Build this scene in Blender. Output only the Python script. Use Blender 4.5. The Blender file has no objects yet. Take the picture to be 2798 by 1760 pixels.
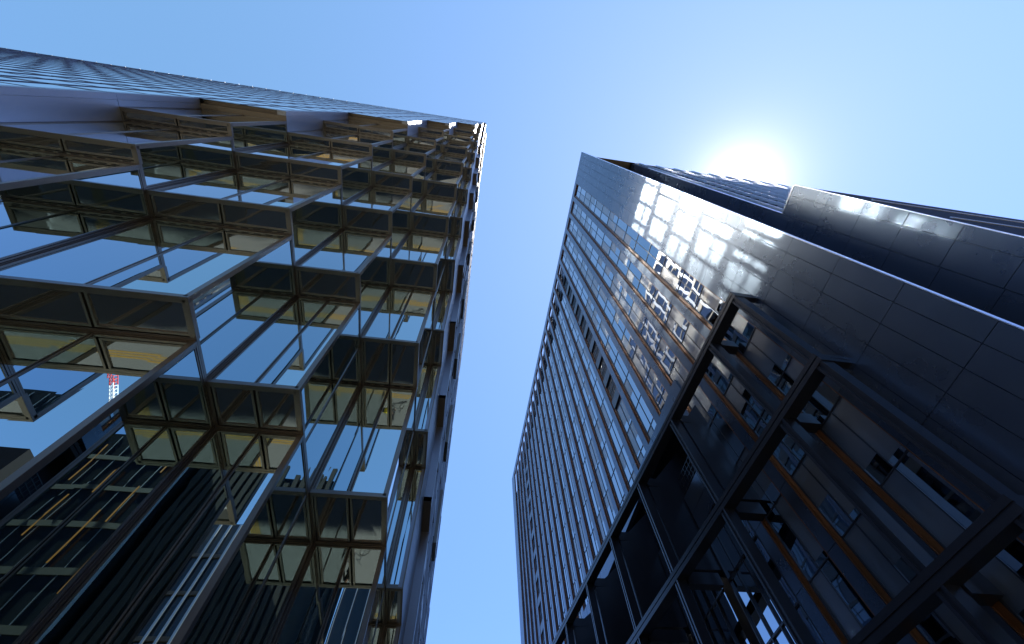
import bpy, math, random
from mathutils import Vector, Matrix
random.seed(7)
S = 0.7                      # metres per survey unit
CAMZ = 1.5                   # camera height above the pavement
GH = -CAMZ / S               # ground level in survey units (camera = 0)
scene = bpy.context.scene
col = scene.collection

# ---------------------------------------------------------------- camera
U = (0.98923037, -0.10658409, -0.10031499)
V = (-0.13984521, -0.89056242, -0.43283009)
W = (-0.04320396, 0.44219724, -0.89587667)
cam_d = bpy.data.cameras.new('camera')
cam = bpy.data.objects.new('camera', cam_d)
col.objects.link(cam)
cam.matrix_world = Matrix(((U[0], U[1], U[2], 0), (V[0], V[1], V[2], 0), (W[0], W[1], W[2], CAMZ), (0, 0, 0, 1)))
cam_d.sensor_width = 36
cam_d.lens = 36 * 1142.35 / 2798
cam_d.clip_start = 0.05
cam_d.clip_end = 20000
scene.camera = cam

# ---------------------------------------------------------------- sky and sun
SUN = Vector((0.598, 0.060, 1.0)).normalized()
elev = math.asin(SUN.z)
world = bpy.data.worlds.new('World')
scene.world = world
world.use_nodes = True
wn = world.node_tree
wn.nodes.clear()
wo = wn.nodes.new('ShaderNodeOutputWorld')
bg = wn.nodes.new('ShaderNodeBackground')
sky = wn.nodes.new('ShaderNodeTexSky')
sky.sky_type = 'NISHITA'
sky.sun_disc = False
sky.sun_elevation = elev
sky.sun_rotation = math.atan2(SUN.x, SUN.y)
sky.altitude = 50
sky.air_density = 0.6
sky.dust_density = 0.0
sky.ozone_density = 2.5
bg.inputs[1].default_value = 0.06
HALO = (8.0, 1.15)
# sun-glow term of the clear sky: falls off with the angle from the sun direction
geo = wn.nodes.new('ShaderNodeTexCoord')
def vm(op, a, b=None):
    n = wn.nodes.new('ShaderNodeVectorMath'); n.operation = op
    wn.links.new(a, n.inputs[0])
    if b is not None:
        if isinstance(b, tuple): n.inputs[1].default_value = b
        else: wn.links.new(b, n.inputs[1])
    return n
def mth(op, a, b=None):
    n = wn.nodes.new('ShaderNodeMath'); n.operation = op
    wn.links.new(a, n.inputs[0])
    if b is not None:
        if isinstance(b, (int, float)): n.inputs[1].default_value = b
        else: wn.links.new(b, n.inputs[1])
    return n.outputs[0]
nrm = vm('NORMALIZE', geo.outputs['Generated'])
dot = vm('DOT_PRODUCT', nrm.outputs[0], tuple(SUN))
ang = mth('ARCCOSINE', mth('MINIMUM', dot.outputs['Value'], 0.999999))
def halo(amp, width):
    return mth('MULTIPLY', mth('EXPONENT', mth('MULTIPLY', ang, -1.0 / math.radians(width))), amp)
hsum = mth('ADD', halo(HALO[0], 2.1), halo(HALO[1], 24.0))
hc = wn.nodes.new('ShaderNodeCombineXYZ')
wn.links.new(mth('MULTIPLY', hsum, 1.0), hc.inputs[0])
wn.links.new(mth('MULTIPLY', hsum, .86), hc.inputs[1])
wn.links.new(mth('MULTIPLY', hsum, .82), hc.inputs[2])
clear = vm('MULTIPLY', sky.outputs[0], (.41, .44, 1.08))
veil = vm('ADD', clear.outputs[0], (.35, .84, .45))      # faint city haze, even over the sky
tot = vm('ADD', veil.outputs[0], hc.outputs[0])
wn.links.new(tot.outputs[0], bg.inputs[0])
wn.links.new(bg.outputs[0], wo.inputs[0])
sun_d = bpy.data.lights.new('sun', 'SUN')
sun_d.energy = 3.0
sun_d.angle = math.radians(0.53)
sun_d.color = (1.0, 0.95, 0.87)
sun = bpy.data.objects.new('sun', sun_d)
col.objects.link(sun)
sun.rotation_euler = SUN.to_track_quat('Z', 'Y').to_euler()

scene.view_settings.view_transform = 'Standard'
scene.view_settings.look = 'None'
scene.view_settings.exposure = 2.6
scene.view_settings.gamma = 1.0
scene.render.engine = 'CYCLES'
cy = scene.cycles
cy.use_denoising = True
cy.use_guiding = True
cy.use_surface_guiding = True
cy.guiding_training_samples = 64
cy.caustics_reflective = True
cy.caustics_refractive = False
cy.blur_glossy = 0.1
cy.max_bounces = 10
cy.glossy_bounces = 8
cy.diffuse_bounces = 3
cy.sample_clamp_indirect = 0
cy.use_adaptive_sampling = False

# ---------------------------------------------------------------- materials
def mat(name, colr, rough=0.5, metal=0.0, spec=0.5, ior=1.5, noise=0.0, nscale=2.0, bump=0.0, bscale=0.4, tint=None, coat=0.0, emit=None, bdist=0.05):
    m = bpy.data.materials.new(name)
    m.use_nodes = True
    nt = m.node_tree
    b = nt.nodes['Principled BSDF']
    b.inputs['Base Color'].default_value = (*colr, 1)
    b.inputs['Roughness'].default_value = rough
    b.inputs['Metallic'].default_value = metal
    b.inputs['IOR'].default_value = ior
    b.inputs['Specular IOR Level'].default_value = spec
    b.inputs['Coat Weight'].default_value = coat
    b.inputs['Coat Roughness'].default_value = 0.02
    if tint:
        b.inputs['Specular Tint'].default_value = (*tint, 1)
    if emit:
        b.inputs['Emission Color'].default_value = (*emit[:3], 1)
        b.inputs['Emission Strength'].default_value = emit[3]
    tc = nt.nodes.new('ShaderNodeTexCoord')
    if noise > 0:
        n = nt.nodes.new('ShaderNodeTexNoise'); n.inputs['Scale'].default_value = nscale; n.inputs['Detail'].default_value = 4
        nt.links.new(tc.outputs['Object'], n.inputs['Vector'])
        mx = nt.nodes.new('ShaderNodeMix'); mx.data_type = 'RGBA'
        mx.inputs[6].default_value = (*[c * (1 - noise) for c in colr], 1)
        mx.inputs[7].default_value = (*[min(1, c * (1 + noise)) for c in colr], 1)
        nt.links.new(n.outputs['Fac'], mx.inputs[0])
        nt.links.new(mx.outputs[2], b.inputs['Base Color'])
        mr = nt.nodes.new('ShaderNodeMapRange')
        mr.inputs[3].default_value = max(0, rough * 0.85); mr.inputs[4].default_value = min(1, rough * 1.15)
        nt.links.new(n.outputs['Fac'], mr.inputs[0]); nt.links.new(mr.outputs[0], b.inputs['Roughness'])
    if bump > 0:
        n2 = nt.nodes.new('ShaderNodeTexNoise'); n2.inputs['Scale'].default_value = bscale; n2.inputs['Detail'].default_value = 1
        nt.links.new(tc.outputs['Object'], n2.inputs['Vector'])
        bp = nt.nodes.new('ShaderNodeBump'); bp.inputs['Strength'].default_value = bump; bp.inputs['Distance'].default_value = bdist
        nt.links.new(n2.outputs['Fac'], bp.inputs['Height']); nt.links.new(bp.outputs[0], b.inputs['Normal'])
    return m

M = {}
M['bronze'] = mat('bronze_metal', (.19, .165, .135), .33, .9, noise=.08)
M['black'] = mat('black_gasket', (.012, .012, .013), .8, 0, .1)
M['glass'] = mat('coated_glass', (.42, .54, .55), .0, 1.0, bump=.35, bscale=.35, bdist=.02)
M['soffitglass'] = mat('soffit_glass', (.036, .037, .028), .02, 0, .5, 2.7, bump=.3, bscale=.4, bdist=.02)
M['eastglass'] = mat('tower_glass', (.19, .20, .20), .02, 1.0, bump=.22, bscale=.22, bdist=.03)
M['facadeglass'] = mat('facade_glass', (.45, .56, .58), .0, 1.0, bump=.1, bscale=.2, bdist=.01)
M['fin'] = mat('dark_fin', (.035, .035, .05), .35, .4)
M['grey'] = mat('grey_metal_panel', (.27, .28, .30), .35, .7, noise=.04, nscale=.5)
M['brown'] = mat('brown_metal_soffit', (.16, .125, .085), .42, .5, noise=.06)
M['dark'] = mat('dark_metal_panel', (.028, .032, .041), .28, .0, .5, 2.2, tint=(.55, .75, 1), noise=.10, nscale=.6)
M['darkframe'] = mat('dark_frame_metal', (.02, .021, .026), .3, .0, noise=.08)
M['silver'] = mat('silver_trim', (.75, .77, .82), .3, .9)
M['orange'] = mat('copper_reveal', (.15, .055, .014), .45, .2, noise=.15, nscale=3)
M['winglass'] = mat('window_glass', (.42, .47, .52), .02, 1.0, .5, 2.5, bump=.5, bscale=.5, bdist=.03)
M['blind'] = mat('window_blind', (.040, .047, .056), .45, 0, .5, 2.0, coat=1.0, noise=.12, nscale=1.2)
M['louvre'] = mat('black_louvre', (.012, .013, .015), .5, .3)
M['void'] = mat('dark_recess', (.02, .02, .025), .8)

# ---------------------------------------------------------------- mesh helpers (survey units in, metres out)
def P3(x, y, h):
    return (x * S, y * S, h * S + CAMZ)

class MB:
    def __init__(self):
        self.v = []; self.f = []; self.m = []
    def quad(self, a, b, c, d, mi=0):
        n = len(self.v); self.v += [a, b, c, d]; self.f.append((n, n + 1, n + 2, n + 3)); self.m.append(mi)
    def hexa(self, p, mi=0):
        n = len(self.v); self.v += p
        for q in ((0, 3, 2, 1), (4, 5, 6, 7), (0, 1, 5, 4), (1, 2, 6, 5), (2, 3, 7, 6), (3, 0, 4, 7)):
            self.f.append(tuple(n + i for i in q)); self.m.append(mi)
    def box(self, x0, x1, y0, y1, z0, z1, mi=0, fx=None):
        p = [(x, y, z) for z in (z0, z1) for (x, y) in ((x0, y0), (x1, y0), (x1, y1), (x0, y1))]
        if fx: p = [(x + fx(y), y, z) for x, y, z in p]
        self.hexa(p, mi)
    def bar(self, a, b, r, mi=0, sides=6):
        a = Vector(a); b = Vector(b); d = (b - a).normalized()
        e = d.orthogonal().normalized(); g = d.cross(e)
        n = len(self.v)
        for q in (a, b):
            for i in range(sides):
                t = 2 * math.pi * i / sides
                self.v.append(tuple(q + e * (r * math.cos(t)) + g * (r * math.sin(t))))
        for i in range(sides):
            j = (i + 1) % sides
            self.f.append((n + i, n + j, n + sides + j, n + sides + i)); self.m.append(mi)
        self.f.append(tuple(n + i for i in reversed(range(sides)))); self.m.append(mi)
        self.f.append(tuple(n + sides + i for i in range(sides))); self.m.append(mi)
    def build(self, name, mats, parent=None, smooth=False):
        me = bpy.data.meshes.new(name)
        me.from_pydata([P3(*v) for v in self.v], [], self.f)
        for m in mats: me.materials.append(M[m])
        me.polygons.foreach_set('material_index', self.m)
        if smooth: me.polygons.foreach_set('use_smooth', [True] * len(self.f))
        me.update()
        o = bpy.data.objects.new(name, me)
        col.objects.link(o)
        if parent: o.parent = parent; o.matrix_parent_inverse = parent.matrix_world.inverted()
        return o

def thing(name, label, cat, loc=(0, 0, 0)):
    o = bpy.data.objects.new(name, None)
    col.objects.link(o)
    o.location = P3(*loc)
    bpy.context.view_layer.update()
    o['label'] = label; o['category'] = cat
    return o
def tag(o, label, cat, group=None):
    o['label'] = label; o['category'] = cat
    if group: o['group'] = group
    return o
def struct(o):
    o['kind'] = 'structure'; return o

E_ = 0.006
def facet(O, ax, ay, n, w, h, cols, parent, name='window', rows=1, outer=.10, inner=.075, vents=False, stuff=None):
    """a framed glass panel group on the plane through O; ax, ay in-plane unit axes, n outward."""
    O = Vector(O); ax = Vector(ax); ay = Vector(ay); n = Vector(n)
    def pt(s, t, d): return tuple(O + ax * s + ay * t + n * d)
    def lb(mb, s0, s1, t0, t1, d0, d1, mi=0):
        p = [pt(s, t, d) for d in (d0, d1) for s, t in ((s0, t0), (s1, t0), (s1, t1), (s0, t1))]
        mb.hexa(p, mi)
    wallf = abs(n.z) < .5
    if wallf: outer, inner = .062, .042
    fr, gl = (stuff if stuff else (MB(), MB()))
    e = E_
    o = outer
    # outer ring
    lb(fr, e, w - e, e, o, -.16, 0); lb(fr, e, w - e, h - o, h - e, -.16, 0)
    lb(fr, e, o, o + .001, h - o - .001, -.16, -.0005); lb(fr, w - o, w - e, o + .001, h - o - .001, -.16, -.0005)
    # black backing
    fr.quad(pt(o, o, -.12), pt(w - o, o, -.12), pt(w - o, h - o, -.12), pt(o, h - o, -.12), 1)
    g = .018 if wallf else .034
    i = inner
    W2 = (w - 2 * o) / cols; H2 = (h - 2 * o) / rows
    for c in range(cols):
        for r in range(rows):
            s0 = o + c * W2 + g; s1 = o + (c + 1) * W2 - g
            t0 = o + r * H2 + g; t1 = o + (r + 1) * H2 - g
            if s1 - s0 < 2.5 * i or t1 - t0 < 2.5 * i: continue
            lb(fr, s0, s1, t0, t0 + i, -.119, -.012); lb(fr, s0, s1, t1 - i, t1, -.119, -.012)
            lb(fr, s0, s0 + i, t0 + i, t1 - i, -.119, -.0125); lb(fr, s1 - i, s1, t0 + i, t1 - i, -.119, -.0125)
            dp = [(-.034 if wallf else -.05) + random.uniform(-.006, .006) for _ in range(4)]
            gl.quad(pt(s0 + i, t0 + i, dp[0]), pt(s1 - i, t0 + i, dp[1]), pt(s1 - i, t1 - i, dp[2]), pt(s0 + i, t1 - i, dp[3]))
    if vents:
        k = int(w / .42)
        for q in range(k):
            s = .12 + q * (w - .24) / k
            lb(fr, s, s + .26, h - o * .8, h - o * .45, -.02, .012, 1)
    if stuff: return None
    f = fr.build(name, ['bronze', 'black'], parent)
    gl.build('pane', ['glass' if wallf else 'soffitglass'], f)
    return f

# ================================================================ the stepped glass tower (left)
HK = {-2: GH, -1: 4.0, 0: 10.0, 1: 16.11, 2: 22.1, 3: 28.07, 4: 34.04, 5: 40.0}
for k in range(6, 15): HK[k] = 40 + 6.0 * (k - 5)
ROOF = 94.0
HK[14] = ROOF
SV = {2: 2.0, 1: 2.59, 0: 3.25, -1: 4.11, -2: 5.12, -3: 6.37, -4: 7.66, -5: 9.29, -6: 11.73, -7: 14.19, -8: 16.6,
      -9: 19.0, -10: 21.45, -11: 23.9, -12: 26.3, -13: 28.8, -14: 31.2}
YF = 1.45
UE = {-4: -31.5, -3: -26.6, -2: -21.7, -1: -16.78, 0: -12.01, 1: -7.05, 2: -4.56, 3: -2.08, 4: -1.43, 5: -1.0}
XW, YN = -112.0, 50.0
def sv(n): return YF if n >= 3 else SV[n]
def ncol(k, c): return k - 2 * c

T1 = thing('glass_tower', 'bronze-framed glass tower with stepped overhanging window bays, at the left of the street', 'building', (-30, 20, GH))
stuffF, stuffG = MB(), MB()
flush = MB(); flushG = MB(); panels = []; brown = []
def one(lst, *a):
    m = MB(); m.box(*a); lst.append(m)
n_win = 0
for k in range(-2, 14):
    z0, z1 = HK[k], HK[k + 1]
    H = z1 - z0
    cols_glass = [c for c in range(-3, 6) if ncol(k, c) <= 2]
    cflush = max([c for c in range(-6, 6) if ncol(k, c) >= 3])
    # flush part of the street face
    xe = UE.get(cflush, XW) if cflush >= -4 else None
    if xe is not None:
        x = xe
        while x > XW + .1:
            x2 = max(XW, x - 2.5)
            # fin at the right-hand edge of every module
            if not (x == xe):
                flush.box(x - .045, x + .045, YF - .018, YF + .03, z0 + E_, z1 - E_)
            flushG.quad((x2, YF + .010, z0), (x, YF + .010, z0), (x, YF + .010, z1), (x2, YF + .010, z1))
            flush.box(x2 + .051, x - .051, YF - .004, YF + .028, z1 - .4, z1 - E_ * 2)
            flush.box(x2 + .051, x - .051, YF + .0, YF + .028, z0 + 2.7, z0 + 2.8)
            x = x2
        one(panels, xe - .5, xe, YF, YF + .268, z0 + E_, z1 - E_)          # corner pier, steps with the bays
    # soffits under this floor
    for c in range(-4, 6):
        n = ncol(k, c)
        if k == -2 or n > 3: continue
        x0, x1 = UE.get(c - 1, UE[-4] - 4.9), UE[c]
        y0, y1 = sv(n), sv(n - 1)
        if n == 3:
            one(brown, x0 + E_, x1 - E_, y0 + .26, y1 - E_, z0 - .0, z0 + .3)
            one(brown, x0 + E_, x1 - E_, y0 + E_, y0 + .255, z0 + .35, z0 + .6)
        elif c == 5:
            one(brown, x0 + E_, x1 - E_, y0, y1 - E_, z0 - .0, z0 + .3)
        else:
            cc = 2 if (c <= 1 or (c == 2 and k <= 0) or (c == 3 and k <= 1)) else 1
            facet((x0, y0, z0), (1, 0, 0), (0, 1, 0), (0, 0, -1), x1 - x0, y1 - y0, cc, T1, 'soffit_panel',
                  vents=(k >= 1), outer=.085, inner=.065)
    # walls of this floor
    for c in cols_glass:
        n = ncol(k, c)
        x0, x1 = UE.get(c - 1), UE[c]
        y = sv(n)
        if c == 5:
            one(panels, x0 + E_, x1, y, y + .2, z0 + E_, z1 - E_)
        else:
            cc = 2 if (c <= 1 or (c == 2 and k <= 0) or (c == 3 and k <= 1)) else 1
            # a wall hidden completely under deeper bays still gets built
            vis = n_win < 96 and k <= 8
            if vis:
                facet((x0, y, z0), (1, 0, 0), (0, 0, 1), (0, -1, 0), x1 - x0, H, cc, T1, 'window'); n_win += 1
            else:
                facet((x0, y, z0), (1, 0, 0), (0, 0, 1), (0, -1, 0), x1 - x0, H, cc, T1, stuff=(stuffF, stuffG))
    # side (return) walls, facing east
    for c in range(max(-3, cflush), 5):
        n = ncol(k, c)
        y0, y1 = sv(n), sv(n - 2)
        if y1 - y0 < .05: continue
        x = UE[c]
        if n >= 3 or c == 4:
            one(panels, x - .2, x, y0 + E_ + (.27 if n >= 3 else 0), y1 - E_, z0 + E_ * 2, z1 - E_ * 2)
            if n >= 3:
                one(panels, x - .2, x - .03, y0 + E_, y0 + .26, z0 + E_ * 3, z1 - E_ * 3)
        else:
            wd = y1 - y0
            cc = 2 if wd > 3.2 else 1
            if n_win < 96 and k <= 8:
                facet((x, y0, z0), (0, 1, 0), (0, 0, 1), (1, 0, 0), wd, H, cc, T1, 'window'); n_win += 1
            else:
                facet((x, y0, z0), (0, 1, 0), (0, 0, 1), (1, 0, 0), wd, H, cc, T1, stuff=(stuffF, stuffG))
so = stuffF.build('window', ['bronze', 'black'], T1); so['kind'] = 'stuff'
sp = stuffG.build('pane', ['glass'], so); sp['kind'] = 'stuff'
fo = flush.build('facade_fin', ['fin'], T1); fo['kind'] = 'stuff'
fg = flushG.build('facade_glass', ['facadeglass'], T1); fg['kind'] = 'stuff'
for q in panels: q.build('metal_cladding', ['grey'], T1)
for q in brown: q.build('metal_soffit', ['brown'], T1)

# east face: fins, floor bands and panes, beyond the last stepped bay
eastF, eastG, eastP = MB(), MB(), MB()
XE = UE[5]
for k in range(-2, 14):
    z0, z1 = HK[k], HK[k + 1]
    n = ncol(k, 5)
    y = sv(n) if n <= 2 else YF
    # clad strip nearest the bays
    ys = y
    eastF.box(XE - .25, XE, ys + E_, min(YN, ys + .9), z0 + E_ * 2, z1 - E_ * 2)
    ys = ys + .9
    q = 0
    while ys < YN - .1:
        y2 = min(YN, ys + 2.5)
        if YN - y2 < 1: y2 = YN
        eastG.quad((XE - .14, ys, z0), (XE - .14, y2, z0), (XE - .14, y2, z1), (XE - .14, ys, z1))
        eastF.box(XE - .2, XE - .06, y2 - .5, y2, z0 + E_, z1 - E_)
        eastF.box(XE - .059, XE + (.03 if q % 2 == 0 else -.02), y2 - .16, y2, z0 + E_, z1 - E_)
        eastP.box(XE - .2, XE - .02, ys + .002, y2 - .503, z1 - 1.15, z1 - E_ * 2)
        eastP.box(XE - .2, XE - .08, ys + .002, y2 - .503, z0 + 1.9, z0 + 2.15)
        ys = y2; q += 1
for q, nme, mt in ((eastF, 'facade_fin', 'grey'), (eastP, 'floor_band', 'bronze'), (eastG, 'facade_glass', 'eastglass')):
    o = q.build(nme, [mt], T1); o['kind'] = 'stuff'
# little projecting boxes near the south end of the east face
for k, y0 in {2: 30.6, 3: 25.7, 4: 20.9, 5: 17.3, 6: 14.3, 7: 11.8, 8: 9.4, 9: 7.7, 10: 6.4, 11: 5.2, 12: 4.2, 13: 3.3}.items():
    if y0 < sv(ncol(k, 5)) + .2: y0 = sv(ncol(k, 5)) + .2
    bx = MB(); bx.box(XE + .002, XE + .26, y0, y0 + 2.3 * (1 if k < 6 else .6), HK[k], HK[k] + 5.2); bx.build('projecting_bay', ['bronze'], T1)
# roof, north and west walls
rf = MB()
rf.box(XW, XE - .3, YF + .3, YN - .3, ROOF - .3, ROOF - .05)
rf.build('roof', ['grey'], T1); rf = MB()
rf.box(XW, XE - .3, YN - .25, YN, GH, ROOF - .31)
rf.box(XW, XW + .3, YF + .3, YN - .3, GH, ROOF - .31)
rf.build('rear_wall', ['grey'], T1)

# ================================================================ the dark tower (right)
X2 = 20.7
def fx(y): return -.0149 * (y - 4.4)
T2 = thing('dark_tower', 'dark metal-clad tower with recessed window strips and copper-coloured reveals, at the right of the street', 'building', (30, 40, GH))
H2 = 100.0
YA, YB = 4.4, 105.2
PIT = 3.79
floors = [98.0 - 4.9 * i for i in range(0, 13)]          # 98 .. 39.2
z = floors[-1]
while z > GH + 2: z -= 4.9 if z > 40 else 4.2; floors.append(z)
floors[-1] = GH
strips = []
y = 11.0
while y + 2.86 < YB - 1.5:
    strips.append(y); y += PIT
LOG = 6          # from this strip on the podium loggias cut the lower floors
def zbot(i): return GH if strips[i] < 20 else 32.0
# solid panels between strips, cut into panels with open joints
def clad(y0, y1, z0, z1, x0=0.0, x1=.25, mb=None, joint=.032, ny=1, zs=None):
    mb = MB()
    ys = [y0 + (y1 - y0) * i / ny for i in range(ny + 1)]
    zz = sorted([q for q in (zs or floors) if z0 < q < z1] + [z0, z1])
    for a, b in zip(ys[:-1], ys[1:]):
        for c, d in zip(zz[:-1], zz[1:]):
            mb.box(X2 + x0, X2 + x1, a + joint / 2, b - joint / 2, c + joint / 2, d - joint / 2, 0, fx)
    mb.quad((X2 + .24 + fx(y0), y0 + .03, z0 + .03), (X2 + .24 + fx(y1), y1 - .03, z0 + .03), (X2 + .24 + fx(y1), y1 - .03, z1 - .03), (X2 + .24 + fx(y0), y0 + .03, z1 - .03), 1)
    mb.build('metal_cladding', ['dark', 'void'], T2)
back = MB()
ysol = [4.42, 5.45, 6.65, 7.9, 9.2, 11.0]
for a, b in zip(ysol[:-1], ysol[1:]): clad(a, b, GH, 98.0)
clad(YA + .02, YB, 98.0, H2, ny=60)
for i, ys in enumerate(strips):
    nxt = strips[i + 1] if i + 1 < len(strips) else YB
    clad(ys + 2.86, nxt, zbot(i), 98.0)
# backing so joints read dark
back.box(X2 + .26, X2 + .40, YA + .5, 10.9, GH, 99.5, 0, fx)
for i, ys in enumerate(strips):
    nxt = strips[i + 1] if i + 1 < len(strips) else YB
    back.box(X2 + .26, X2 + .40, ys + 2.95, nxt - .09, zbot(i), 98.0, 0, fx)
back.box(X2 + .26, X2 + .4, 10.9, YB, 98.01, 99.5, 0, fx)
# reveals
RD = .3
for i, ys in enumerate(strips):
    zb = zbot(i); rev = MB()
    rev.box(X2 + .02, X2 + RD, ys + 2.80, ys + 2.855, zb, 97.99, 0, fx)
    rev.box(X2 + .17, X2 + RD, ys + 2.56, ys + 2.795, zb, 97.69, 0, fx)
    rev.box(X2 + .02, X2 + RD, ys + .005, ys + .06, zb, 97.99, 0, fx)
    rev.box(X2 + .02, X2 + RD + .1, ys + .065, ys + 2.795, 97.7, 97.98, 0, fx)
    rev.build('window_reveal', ['orange'], T2)
# windows
sF, sG, sB, sL = MB(), MB(), MB(), MB()
nw = 0
xg = X2 + .27
def window(y0, y1, z0, z1, F, G, B, blinds, w=.035):
    ym = (y0 + y1) / 2
    F.box(xg - .05, xg + .02, y0, y1, z0, z0 + .07, 0, fx)
    F.box(xg - .05, xg + .02, ym - w, ym + w, z0 + .101, z1, 0, fx)
    F.box(xg - .08, xg + .02, y0, y0 + .07, z0 + .101, z1, 0, fx)
    F.box(xg - .08, xg + .02, y1 - .07, y1, z0 + .101, z1, 0, fx)
    for j, (a, b) in enumerate(((y0 + .07, ym - w), (ym + w, y1 - .07))):
        zt = z1
        if blinds and random.random() < .5:
            zc = z0 + (z1 - z0) * random.choice((.1, .1, .25, .45, .6))
            B.quad((xg + fx(a), a, zc), (xg + fx(b), b, zc), (xg + fx(b), b, z1), (xg + fx(a), a, z1))
            zt = zc
        if zt > z0 + .12:
            G.quad((xg + fx(a), a, z0 + .1), (xg + fx(b), b, z0 + .1), (xg + fx(b), b, zt), (xg + fx(a), a, zt))
for i, ys in enumerate(strips):
    fl = [q for q in floors if q > zbot(i) + .5] + [zbot(i)]
    for j in range(len(fl) - 1):
        z1, z0 = fl[j], fl[j + 1]
        y0, y1 = ys + .06, ys + 2.55
        if i >= 5 and j < 2:
            # roof terrace openings: plain back wall, then a black void above a rail
            if j == 0: back.box(xg + .5, xg + .7, y0, y1, z0, z1 - .3, 0, fx)
            else:
                lp = MB(); lp.box(xg + .85, xg + 1.0, y0, y1, z0 + .9, z1, 0, fx); lp.build('louvre_panel', ['louvre'], T2)
                sF.box(xg - .3, xg + .3, y0, y1, z0 + .75, z0 + .9, 0, fx)
                wall2 = sF.box(xg - .02, xg + .3, y0, y1, z0, z0 + .74, 0, fx)
            continue
        lou = (i == 5 and j < 11) or (i == 19)
        if lou:
            sF.box(xg - .25, xg, y0, y1, z0, z0 + 1.5, 0, fx)
            lp = MB(); lp.box(xg + .0, xg + .1, y0, y1, z0 + 1.5, z1, 0, fx); lp.build('louvre_panel', ['louvre'], T2)
            for q in range(1, 5):
                yy = y0 + (y1 - y0) * q / 5
                sF.box(xg - .06, xg - .01, yy - .03, yy + .03, z0 + 1.501, z1, 0, fx)
            sF.box(xg - .09, xg - .065, y0, y1, (z0 + 1.5 + z1) / 2, (z0 + 1.5 + z1) / 2 + .12, 0, fx)
            continue
        if nw < 98 and i < 5:
            F, G, B = MB(), MB(), MB()
            window(y0, y1, z0, z1, F, G, B, True)
            w = F.build('window', ['darkframe'], T2)
            if G.f: G.build('pane', ['winglass'], w)
            if B.f: B.build('blind', ['blind'], w)
            nw += 1
        else:
            window(y0, y1, z0, z1, sF, sG, sB, i < 14)
w = sF.build('window', ['darkframe'], T2); w['kind'] = 'stuff'
for q, nme, mt in ((sG, 'pane', 'winglass'), (sB, 'blind', 'blind')):
    o = q.build(nme, [mt], w); o['kind'] = 'stuff'
back.build('backing_wall', ['dark'], T2)
# silver corner trim
tr = MB()
tr.box(X2 + .0, X2 + .34, YA - .03, YA + .015, GH, H2 + .02)
tr.build('corner_trim', ['silver'], T2)
# core behind the screen wall, return recess, rear block, low wing
core = MB()
core.box(X2 + 1.3, 32.0, 9.0, YB - 1.2, 33.0, 99.1, 0, fx)
core.box(X2 + 3.5, 32.0, 9.0, YB - 1.2, GH, 32.9)
core.box(X2 + .5, X2 + 1.25, 9.0, 20.5, GH, 97.4)
core.box(X2 + .2, 32, YB - 1.1, YB, 33, H2 - .1)
core.build('inner_wall', ['void'], T2)
sof = MB()
sof.box(X2 + .5, 33.0, 5.0, YB, 99.2, 99.7)
sof.box(32.0, 140.0, 5.05, 60.0, 99.2, 99.9)
sof.build('roof', ['brown'], T2)
rear = MB()
fl2 = [GH + 4.08 * i for i in range(25)]
for a, b in zip([5.03, 7.5, 10, 14][:-1], [5.03, 7.5, 10, 14][1:]):
    for c, d in zip(fl2[:-1], fl2[1:]):
        if d > 98: continue
        rear.box(32.0, 32.2, a + .02, b - .02, c + .02, d - .02)
rear.build('rear_cladding', ['dark'], T2)
wg = MB()
ZW = 44.1
zz = [GH]
while zz[-1] + 4.1 < ZW: zz.append(zz[-1] + 4.1)
zz[-1] = ZW
for a, b in ((2.06, 3.1), (3.1, 5.03)):
    for c, d in zip(zz[:-1], zz[1:]):
        wg.box(32.0, 32.2, a + .015, b - .015, c + .02, d - .02)
wg.build('wing_cladding', ['dark'], T2)
wg = MB(); wg.box(32.21, 140, 2.08, 5.0, GH, ZW - .05, 0)
wg.box(36, 140, 2.0, 2.079, 38.5, 38.7, 1); wg.box(36, 140, 2.0, 2.079, 31, 31.2, 1)
wg.build('wing_side_wall', ['black', 'silver'], T2)
t2 = MB()
t2.box(32.0, 32.5, 2.0, 2.05, GH, ZW)
t2.box(31.98, 32.5, 4.98, 5.02, ZW + .01, H2 - 12.5)
t2.box(31.95, 32.35, 2.06, 5.0, ZW, ZW + .12)
t2.build('wing_trim', ['silver'], T2)
ff = MB()
ff.box(32.3, 140, 5.3, 60, GH, 99.0, 1)
x = 33.5
while x < 139:
    ff.box(x, x + .12, 4.75, 5.29, ZW + .01, 98.5); x += 4.2
for q in range(0, 26):
    zq = ZW + 1 + q * 2.1
    if zq < 98: ff.box(32.6, 139, 5.12, 5.24, zq, zq + .25, 1)
ff.build('louvre_facade', ['silver', 'louvre'], T2)

# podium exoskeleton: three beams and posts, skewed against the tower
def px(y): return 18.8 - .103 * (y - 9.47)
def pfx(y): return -.103 * (y - 9.47)
posts = [9.47, 13.43] + [20.9 + 7.48 * i for i in range(0, 13)]
PE = 113.0
for hb in (28.0, 19.1, 9.57):
    b = MB()
    b.box(18.8, 19.62, 9.15, PE, hb - .28, hb, 0, pfx)
    b.box(18.86, 19.60, 9.15, PE, hb - .36, hb - .281, 0, pfx)
    b.box(18.8, 19.64, 9.15, PE, hb - .66, hb - .361, 0, pfx)
    b.build('frame_beam', ['darkframe'], T2)
    r = MB()
    r.box(19.65, 20.72, 9.16, 9.55, hb - .28, hb - .002)
    r.box(19.65, 20.72, 9.18, 9.53, hb - .36, hb - .281)
    r.box(19.65, 20.72, 9.16, 9.55, hb - .66, hb - .361)
    r.build('frame_beam', ['darkframe'], T2)
hs = [28.0, 19.1, 9.57, GH + .66]
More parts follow.
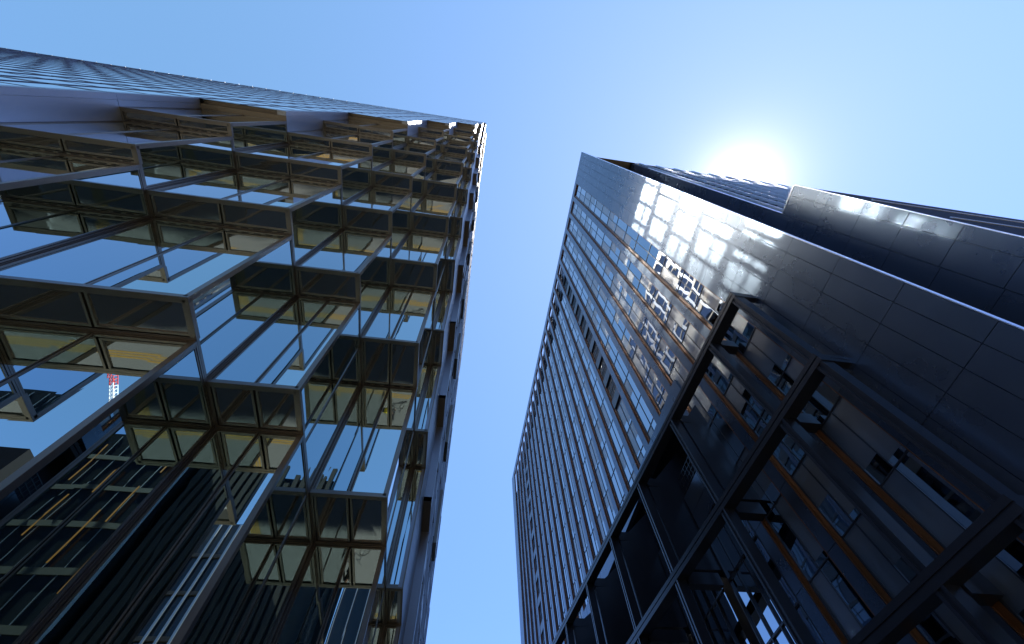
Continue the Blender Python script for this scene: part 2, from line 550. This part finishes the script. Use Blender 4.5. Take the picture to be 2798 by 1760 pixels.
for i, yp in enumerate(posts):
    p = MB()
    for a, b in zip(hs[:-1], hs[1:]):
        xf = px(yp)
        p.box(xf + .03, xf + .75, yp - .26, yp - .10, b + .003, a - .663)
        p.box(xf + .10, xf + .70, yp - .099, yp + .099, b + .003, a - .664)
        p.box(xf + .03, xf + .75, yp + .10, yp + .26, b + .003, a - .663)
    p.build('frame_post', ['darkframe'], T2)
    for hb in hs[:3]:
        st = MB()
        x1 = X2 + fx(yp) - .01
        x0 = px(yp) + .83
        if i > 0 and x1 - x0 > .2:
            st.box(x0, x1, yp - .35, yp + .35, hb - 1.0, hb - .1); st.build('frame_strut', ['darkframe'], T2)

# loggias from the fourth post on
for i, yp in enumerate(posts[2:-1]):
    lg = MB(); rl = MB(); pw = MB(); dg = MB(); dgf = MB()
    yn = yp + 7.48
    xw = X2 + fx(yp)
    # deep fin walls
    lg.hexa([(px(yp) + .9, yp - .3, 19.2), (xw + 2.2, yp - .5, 19.2), (xw + 2.2, yp + .5, 19.2), (px(yp) + .9, yp + .3, 19.2),
             (px(yp) + .9, yp - .3, 26.9), (xw + 2.2, yp - .5, 31.8), (xw + 2.2, yp + .5, 31.8), (px(yp) + .9, yp + .3, 26.9)])
    # parapet under the opening
    m = (yp + yn) / 2
    for a, b in ((yp + .6, m - .02), (m + .02, yn - .6)):
        pw.box(xw, xw + .2, a, b, 22.4, 23.9); pw.box(xw, xw + .2, a, b, 23.94, 25.6)
    # railing
    for q in range(14):
        yy = yp + .7 + q * (7.48 - 1.4) / 13
        rl.box(xw + .25, xw + .29, yy - .02, yy + .02, 25.6, 27.6)
    for zq in (26.1, 26.6, 27.1, 27.6):
        rl.box(xw + .24, xw + .30, yp + .6, yn - .6, zq, zq + .05)
    # big glazing below
    cols_n = 5
    for q in range(cols_n):
        a = yp + .55 + q * (7.48 - 1.1) / cols_n; b = a + (7.48 - 1.1) / cols_n
        dgf.box(xw + .25, xw + .5, b - .05, b + .05, GH, 22.39)
        for zq0, zq1 in ((GH, 4), (4, 9.3), (9.3, 14), (14, 18.4), (18.4, 22.39)):
            dg.quad((xw + .4, a, zq0), (xw + .4, b - .05, zq0), (xw + .4, b - .05, zq1), (xw + .4, a, zq1))
            if q == 0: dgf.box(xw + .27, xw + .48, yp + .55, yn - .55, zq1 - .12, zq1 - .001)
    lg.build('loggia_fin', ['darkframe'], T2)
    pw.build('loggia_parapet', ['dark'], T2)
    rl.build('railing', ['darkframe'], T2)
    gf = dgf.build('podium_window', ['darkframe'], T2)
    dg.build('pane', ['winglass'], gf)

for a in range(11):
    y0 = 20.6 + a * 7.48
    band = MB()
    if y0 + 7.4 < YB: band.box(X2 - .02, X2 + .5, y0, y0 + 7.42, 31.6, 33.6, 0, fx); band.build('soffit_band', ['dark'], T2)

# ================================================================ ground
M['paving'] = mat('granite_paving', (.19, .185, .17), .8, noise=.6, nscale=26, bump=.3, bscale=40)
M['asphalt'] = mat('asphalt', (.05, .046, .038), .85, noise=.4, nscale=30, bump=.3, bscale=50)
M['kerb'] = mat('kerb_stone', (.35, .35, .34), .8, noise=.2)
M['yellow'] = mat('yellow_tactile', (.42, .23, .025), .6, noise=.12, nscale=6)
M['white'] = mat('white_paint', (.75, .75, .73), .6)
g = MB(); R = 2500
g.quad((-R, -R, GH - .2), (R, -R, GH - .2), (R, R, GH - .2), (-R, R, GH - .2)); struct(g.build('road', ['asphalt']))
g = MB(); g.box(-140, 9, -9, 90, GH - .6, GH); struct(g.build('pavement', ['paving']))
g = MB(); g.box(9.002, 9.25, -9.25, 90, GH - .5, GH + .01); g.box(-140, 9.0, -9.25, -9.002, GH - .5, GH + .01); struct(g.build('kerb', ['kerb']))
g = MB(); g.box(15, 150, -1.5, 130, GH - .6, GH - .005); struct(g.build('pavement', ['paving']))
g = MB()
for q in range(3): g.box(-100, 7.0, -2.9 + q * .2, -2.79 + q * .2, GH + .006, GH + .02)
for q in range(3): g.box(-13.5 + q * .2, -13.39 + q * .2, -8.8, -3.05, GH + .006, GH + .02)
for q in range(4): g.box(5.0 + q * .2, 5.13 + q * .2, -2.2, 60, GH + .006, GH + .02)
struct(g.build('tactile_paving', ['yellow']))
g = MB()
for q in range(12): g.box(12.0, 12.15, -8 + q * 8, -4 + q * 8, GH - .19, GH - .18)
struct(g.build('lane_marking', ['white']))

# ================================================================ neighbours behind the camera, seen mirrored in the glass
M['office'] = mat('dark_office_glass', (.035, .04, .045), .15, 0, .5, 1.6)
M['cream'] = mat('cream_band', (.13, .11, .075), .6, noise=.15)
M['concrete'] = mat('brown_brick', (.13, .10, .075), .85, noise=.3, nscale=8)
M['teal'] = mat('teal_netting', (.012, .06, .075), 1.0, 0, 0.0, noise=.3, nscale=3)
M['red'] = mat('crane_red', (.55, .04, .03), .5)
M['steel'] = mat('galvanised_steel', (.45, .46, .48), .4, .7)
t = thing('office_block', 'dark glazed office block with cream floor bands, diagonally opposite the glass tower', 'building', (45, -40, GH))
m = MB(); m.box(22, 100, -52, -30, GH, 50); m.build('wall', ['office'], t)
for q in range(9):
    m = MB(); m.box(21.8, 100, -30.3, -29.9, 2 + q * 5.4, 2.75 + q * 5.4); m.build('floor_band', ['cream'], t)
m = MB(); m.box(21.4, 22.1, -30.2, -29.6, GH, 50.3); m.build('corner_trim', ['white'], t)
m = MB()
for q in range(38): m.box(23.5 + q * 2, 23.6 + q * 2, -29.98, -29.92, GH, 49.5)
o = m.build('mullion', ['steel'], t); o['kind'] = 'stuff'
M['amber'] = mat('amber_light', (.1, .04, .01), .5, emit=(1, .36, .05, .10))
for q, (xx, zz0) in enumerate(((23.6, 27), (25.4, 35), (27.2, 30), (29.5, 39), (31.8, 33), (34.1, 41), (36.5, 36), (24.6, 43))):
    m = MB(); m.box(xx, xx + .13, -29.6, -29.5, zz0, zz0 + 4.5 + q % 3); m.build('strip_light', ['amber'], t)
t = thing('striped_building', 'tall grey block with vertical dark stripes beside the cream-banded office block', 'building', (14, -38, GH))
for q in range(10):
    m = MB(); m.box(9.8 + q * 1.15, 10.5 + q * 1.15, -32.3, -31.8, GH, 52 - (q % 3) * 1.6); m.build('pier', ['concrete'], t)
m = MB(); m.box(9.6, 21.3, -44, -32.31, GH, 50); m.build('wall', ['office'], t)
t = thing('brown_building', 'brown brick building of stepped boxes, mirrored low in the glass tower', 'building', (-22, -50, GH))
for q, (a, b, h) in enumerate(((-27, -20, 44), (-26, -21, 47), (-20, -18.3, 40))):
    m = MB(); m.box(a, b, -60 + q, -45 - q * .7, GH + q * 2, h); m.build('wall', ['concrete'], t)
t = thing('slate_building', 'slate grey office with thin white fins, beyond the brown brick building', 'building', (-38, -52, GH))
m = MB(); m.box(-50, -27.6, -62, -46, GH, 48); m.build('wall', ['office'], t)
m = MB(); m.box(-28.2, -27.5, -45.98, -45.5, GH, 48.3); m.build('corner_trim', ['white'], t)
for q in range(8):
    m = MB(); m.box(-50, -28.3, -45.98, -45.7, 3 + q * 5.6, 3.5 + q * 5.6); m.build('floor_band', ['concrete'], t)
m = MB()
for q in range(14): m.box(-49.6 + q * 1.55, -49.3 + q * 1.55, -45.69, -45.4, GH, 47.5)
o = m.build('fin', ['steel'], t); o['kind'] = 'stuff'
t = thing('dark_building', 'black glass building with pale mullions beside the brown brick one', 'building', (-6, -52, GH))
m = MB(); m.box(-16, 12, -62, -46, GH, 47); m.build('wall', ['office'], t)
m = MB()
for q in range(14): m.box(-15.8 + q * 2, -15.7 + q * 2, -45.98, -45.7, GH, 47)
o = m.build('mullion', ['steel'], t); o['kind'] = 'stuff'
M['purple'] = mat('sign_purple', (.14, .10, .35), .5)
t = thing('shop_sign', 'tall narrow white and purple sign hung beside the brown brick building', 'sign', (-17.2, -44.5, 10))
m = MB(); m.box(-17.6, -16.7, -45.4, -44.9, 16, 40); m.build('board', ['white'], t)
m = MB(); m.box(-17.65, -16.65, -44.89, -44.8, 22, 34); m.build('stripe', ['purple'], t)
t = thing('scaffolded_building', 'half-built block wrapped in teal safety netting, mirrored at the left edge', 'building', (-57, -30, GH))
m = MB(); m.box(-75, -50, -29.9, -26, GH, 32); m.build('wall', ['concrete'], t)
m = MB(); m.box(-75, -51, -42, -30, GH, 40.8); m.build('core_wall', ['black'], t)
m = MB(); m.quad((-49.8, -40, GH), (-49.8, -25.2, GH), (-49.8, -25.2, 33.8), (-49.8, -40, 33.8)); m.build('netting', ['teal'], t)
m = MB()
for q in range(13):
    for r in range(12):
        d = .25 * math.sin(q * 1.7 + r)
        m.quad((-76 + q * 2, -25.2 + d, GH + r * 3), (-74 + q * 2, -25.3 + .25 * math.sin((q + 1) * 1.7 + r), GH + r * 3), (-74 + q * 2, -25.3, GH + r * 3 + 3), (-76 + q * 2, -25.2, GH + r * 3 + 3))
m.build('netting', ['teal'], t)
m = MB()
for q in range(13): m.bar((-76 + q * 2, -25, GH), (-76 + q * 2, -25, 35), .05)
for r in range(12): m.bar((-76, -25, GH + r * 3), (-50, -25, GH + r * 3), .05)
m.build('scaffold', ['steel'], t)
t = thing('tower_crane', 'red and white lattice boom of a crane, mirrored in the left bays', 'crane', (-76, -55, GH))
def lattice(A, B, w, mt, n, name):
    A = Vector(A); B = Vector(B); d = (B - A).normalized(); e = d.orthogonal().normalized(); g = d.cross(e)
    cs = [e + g, e - g, -e - g, -e + g]; m = MB()
    for c in cs: m.bar(A + c * w, B + c * w, .12)
    for i in range(n):
        p = A + (B - A) * (i / n); q = A + (B - A) * ((i + 1) / n)
        for j in range(4): m.bar(p + cs[j] * w, q + cs[(j + 1) % 4] * w, .07)
    m.build(name, [mt], t)
lattice((-66, -55, GH), (-66, -55, 62), .6, 'white', 30, 'mast')
lattice((-66, -55, 62), (-74.5, -55, 75), .5, 'white', 8, 'boom_section')
lattice((-74.5, -55, 75), (-76.8, -55, 78.5), .5, 'red', 3, 'boom_section')
lattice((-76.8, -55, 78.5), (-81.5, -55, 85), .5, 'white', 5, 'boom_section')
lattice((-81.5, -55, 85), (-84, -55, 88.5), .5, 'red', 3, 'boom_section')

# ================================================================ on the pavement, seen only mirrored in the soffits
M['rubber'] = mat('tyre_rubber', (.02, .02, .02), .8)
M['yellowbag'] = mat('yellow_fabric', (.65, .5, .03), .8)
M['cloth'] = mat('black_cloth', (.02, .02, .024), .9, noise=.2)
M['skin'] = mat('skin', (.45, .26, .18), .5)
M['hair'] = mat('dark_hair', (.015, .012, .01), .6)
def skin(name, pts, edges, radii, m, parent=None, sub=2):
    me = bpy.data.meshes.new(name)
    me.from_pydata(pts, edges, [])
    o = bpy.data.objects.new(name, me); col.objects.link(o)
    sk = o.modifiers.new('skin', 'SKIN'); sk.use_smooth_shade = True
    me.skin_vertices.new() if not me.skin_vertices else None
    for i, r in enumerate(radii):
        me.skin_vertices[0].data[i].radius = (r, r) if isinstance(r, float) else r
    me.skin_vertices[0].data[0].use_root = True
    ss = o.modifiers.new('sub', 'SUBSURF'); ss.levels = sub; ss.render_levels = sub
    me.materials.append(M[m])
    if parent: o.parent = parent
    return o
# bicycle (metres, origin on the ground)
bk = bpy.data.objects.new('bicycle', None); col.objects.link(bk)
bk.location = (-4.6, -2.6, 0.0); bk.rotation_euler = (0, 0, math.radians(25))
tag(bk, 'black and silver bicycle standing on the pavement beside the person in black', 'bicycle')
class MM(MB):
    def buildm(self, name, mats, parent=None):
        self.v = [(x / S, y / S, (z - CAMZ) / S) for x, y, z in self.v]
        o = self.build(name, mats, None); o.parent = parent; return o
def torus(R_, r, cx, cz, n=28, k=8):
    m = MM()
    for i in range(n):
        for j in range(k):
            a = 2 * math.pi * i / n; b = 2 * math.pi * j / k
            m.v.append((cx + (R_ + r * math.cos(b)) * math.cos(a), r * math.sin(b), cz + (R_ + r * math.cos(b)) * math.sin(a)))
    for i in range(n):
        for j in range(k):
            m.f.append((i * k + j, ((i + 1) % n) * k + j, ((i + 1) % n) * k + (j + 1) % k, i * k + (j + 1) % k)); m.m.append(0)
    return m
for cx in (-.52, .52):
    w = torus(.31, .022, cx, .335).buildm('wheel', ['rubber'], bk)
    m = MM()
    for q in range(12):
        a = math.pi * q / 6; m.bar((cx, 0, .335), (cx + .3 * math.cos(a), 0, .335 + .3 * math.sin(a)), .004)
    sp = m.buildm('spokes', ['steel'], w)
m = MM()
for a, b in (((-.52, 0, .335), (-.12, 0, .3)), ((-.12, 0, .3), (-.22, 0, .85)), ((-.52, 0, .335), (-.2, 0, .75)), ((-.2, 0, .75), (.36, 0, .82)), ((-.12, 0, .3), (.38, 0, .72)), ((.35, 0, .9), (.52, 0, .335))):
    m.bar(a, b, .018)
m.buildm('frame', ['steel'], bk)
m = MM(); m.bar((.32, -.28, .98), (.32, .28, .98), .014); m.bar((.35, 0, .9), (.32, 0, .98), .014); m.buildm('handlebar', ['cloth'], bk)
m = MM(); m.hexa([(-.36, -.05, .85), (-.36, .05, .85), (-.1, .02, .87), (-.1, -.02, .87), (-.37, -.08, .9), (-.37, .08, .9), (-.08, .025, .9), (-.08, -.025, .9)]); m.buildm('saddle', ['cloth'], bk)
# backpack on the ground
bp = bpy.data.objects.new('backpack', None); col.objects.link(bp); bp.location = (-5.5, -2.9, 0)
tag(bp, 'bright yellow backpack standing on the pavement next to the bicycle', 'backpack')
m = MM(); m.hexa([(-.16, -.1, 0), (.16, -.1, 0), (.16, .1, 0), (-.16, .1, 0), (-.13, -.07, .48), (.13, -.07, .48), (.13, .06, .48), (-.13, .06, .48)])
o = m.buildm('body', ['yellowbag'], bp); bv = o.modifiers.new('b', 'BEVEL'); bv.width = .05; bv.segments = 3
m = MM(); m.hexa([(-.12, -.16, .04), (.12, -.16, .04), (.12, -.101, .04), (-.12, -.101, .04), (-.1, -.14, .26), (.1, -.14, .26), (.1, -.09, .26), (-.1, -.09, .26)]); m.buildm('pocket', ['cloth'], bp)
# person standing, one hand on the handlebar
pe = bpy.data.objects.new('person', None); col.objects.link(pe); pe.location = (-4.9, -3.1, 0); pe.rotation_euler = (0, 0, math.radians(20))
tag(pe, 'person in black jacket and trousers leaning over the handlebar of the bicycle', 'person')
pts = [(0, 0, .93), (0, .03, 1.12), (0, .08, 1.34), (0, .12, 1.45), (0, .14, 1.53), (0, .17, 1.62), (0, .18, 1.70),
       (-.10, 0, .90), (-.11, .03, .50), (-.11, -.02, .09), (-.11, .12, .04), (.10, 0, .90), (.12, .04, .50), (.12, -.01, .09), (.12, .13, .04),
       (-.18, .09, 1.39), (-.24, .16, 1.13), (-.20, .36, 1.02), (-.19, .43, 1.01), (.18, .09, 1.39), (.25, .18, 1.14), (.30, .40, 1.03), (.31, .47, 1.01)]
ed = [(0, 1), (1, 2), (2, 3), (3, 4), (4, 5), (5, 6), (0, 7), (7, 8), (8, 9), (9, 10), (0, 11), (11, 12), (12, 13), (13, 14), (2, 15), (15, 16), (16, 17), (17, 18), (2, 19), (19, 20), (20, 21), (21, 22)]
ra = [(.14, .11), (.13, .10), (.15, .11), .055, .05, (.08, .095), (.065, .075), .09, .062, .042, .035, .09, .062, .042, .035, .055, .042, .03, (.034, .018), .055, .042, .03, (.034, .018)]
body = skin('body', pts, ed, [float(r) if not isinstance(r, tuple) else r for r in ra], 'skin', pe)
jp = pts[:4] + pts[15:18] + pts[19:22]
je = [(0, 1), (1, 2), (2, 3), (2, 4), (4, 5), (5, 6), (2, 7), (7, 8), (8, 9)]
skin('jacket', jp, je, [(.165, .13), (.15, .12), (.17, .13), .07, .068, .056, .042, .068, .056, .042], 'cloth', pe)
skin('trousers', [pts[0], pts[7], pts[8], pts[9], pts[11], pts[12], pts[13]], [(0, 1), (1, 2), (2, 3), (0, 4), (4, 5), (5, 6)], [(.155, .125), .105, .078, .062, .105, .078, .062], 'cloth', pe)
skin('hair', [(0, .15, 1.72), (0, .12, 1.67), (0, .10, 1.60)], [(0, 1), (1, 2)], [(.078, .088), (.08, .07), .05], 'hair', pe)
for sx, hx, hy, hz in ((-1, -.19, .43, 1.01), (1, .31, .47, 1.01)):
    for q, L in enumerate((.07, .08, .075, .06)):
        fx0 = hx + (q - 1.5) * .018
        skin('finger', [(fx0, hy + .02, hz + .005), (fx0, hy + .02 + L * .55, hz), (fx0, hy + .01 + L * .7, hz - .035)], [(0, 1), (1, 2)], [.009, .0085, .007], 'skin', pe, 1)
    skin('thumb', [(hx - sx * .02, hy - .01, hz), (hx - sx * .045, hy + .02, hz - .015), (hx - sx * .045, hy + .045, hz - .03)], [(0, 1), (1, 2)], [.011, .01, .008], 'skin', pe, 1)
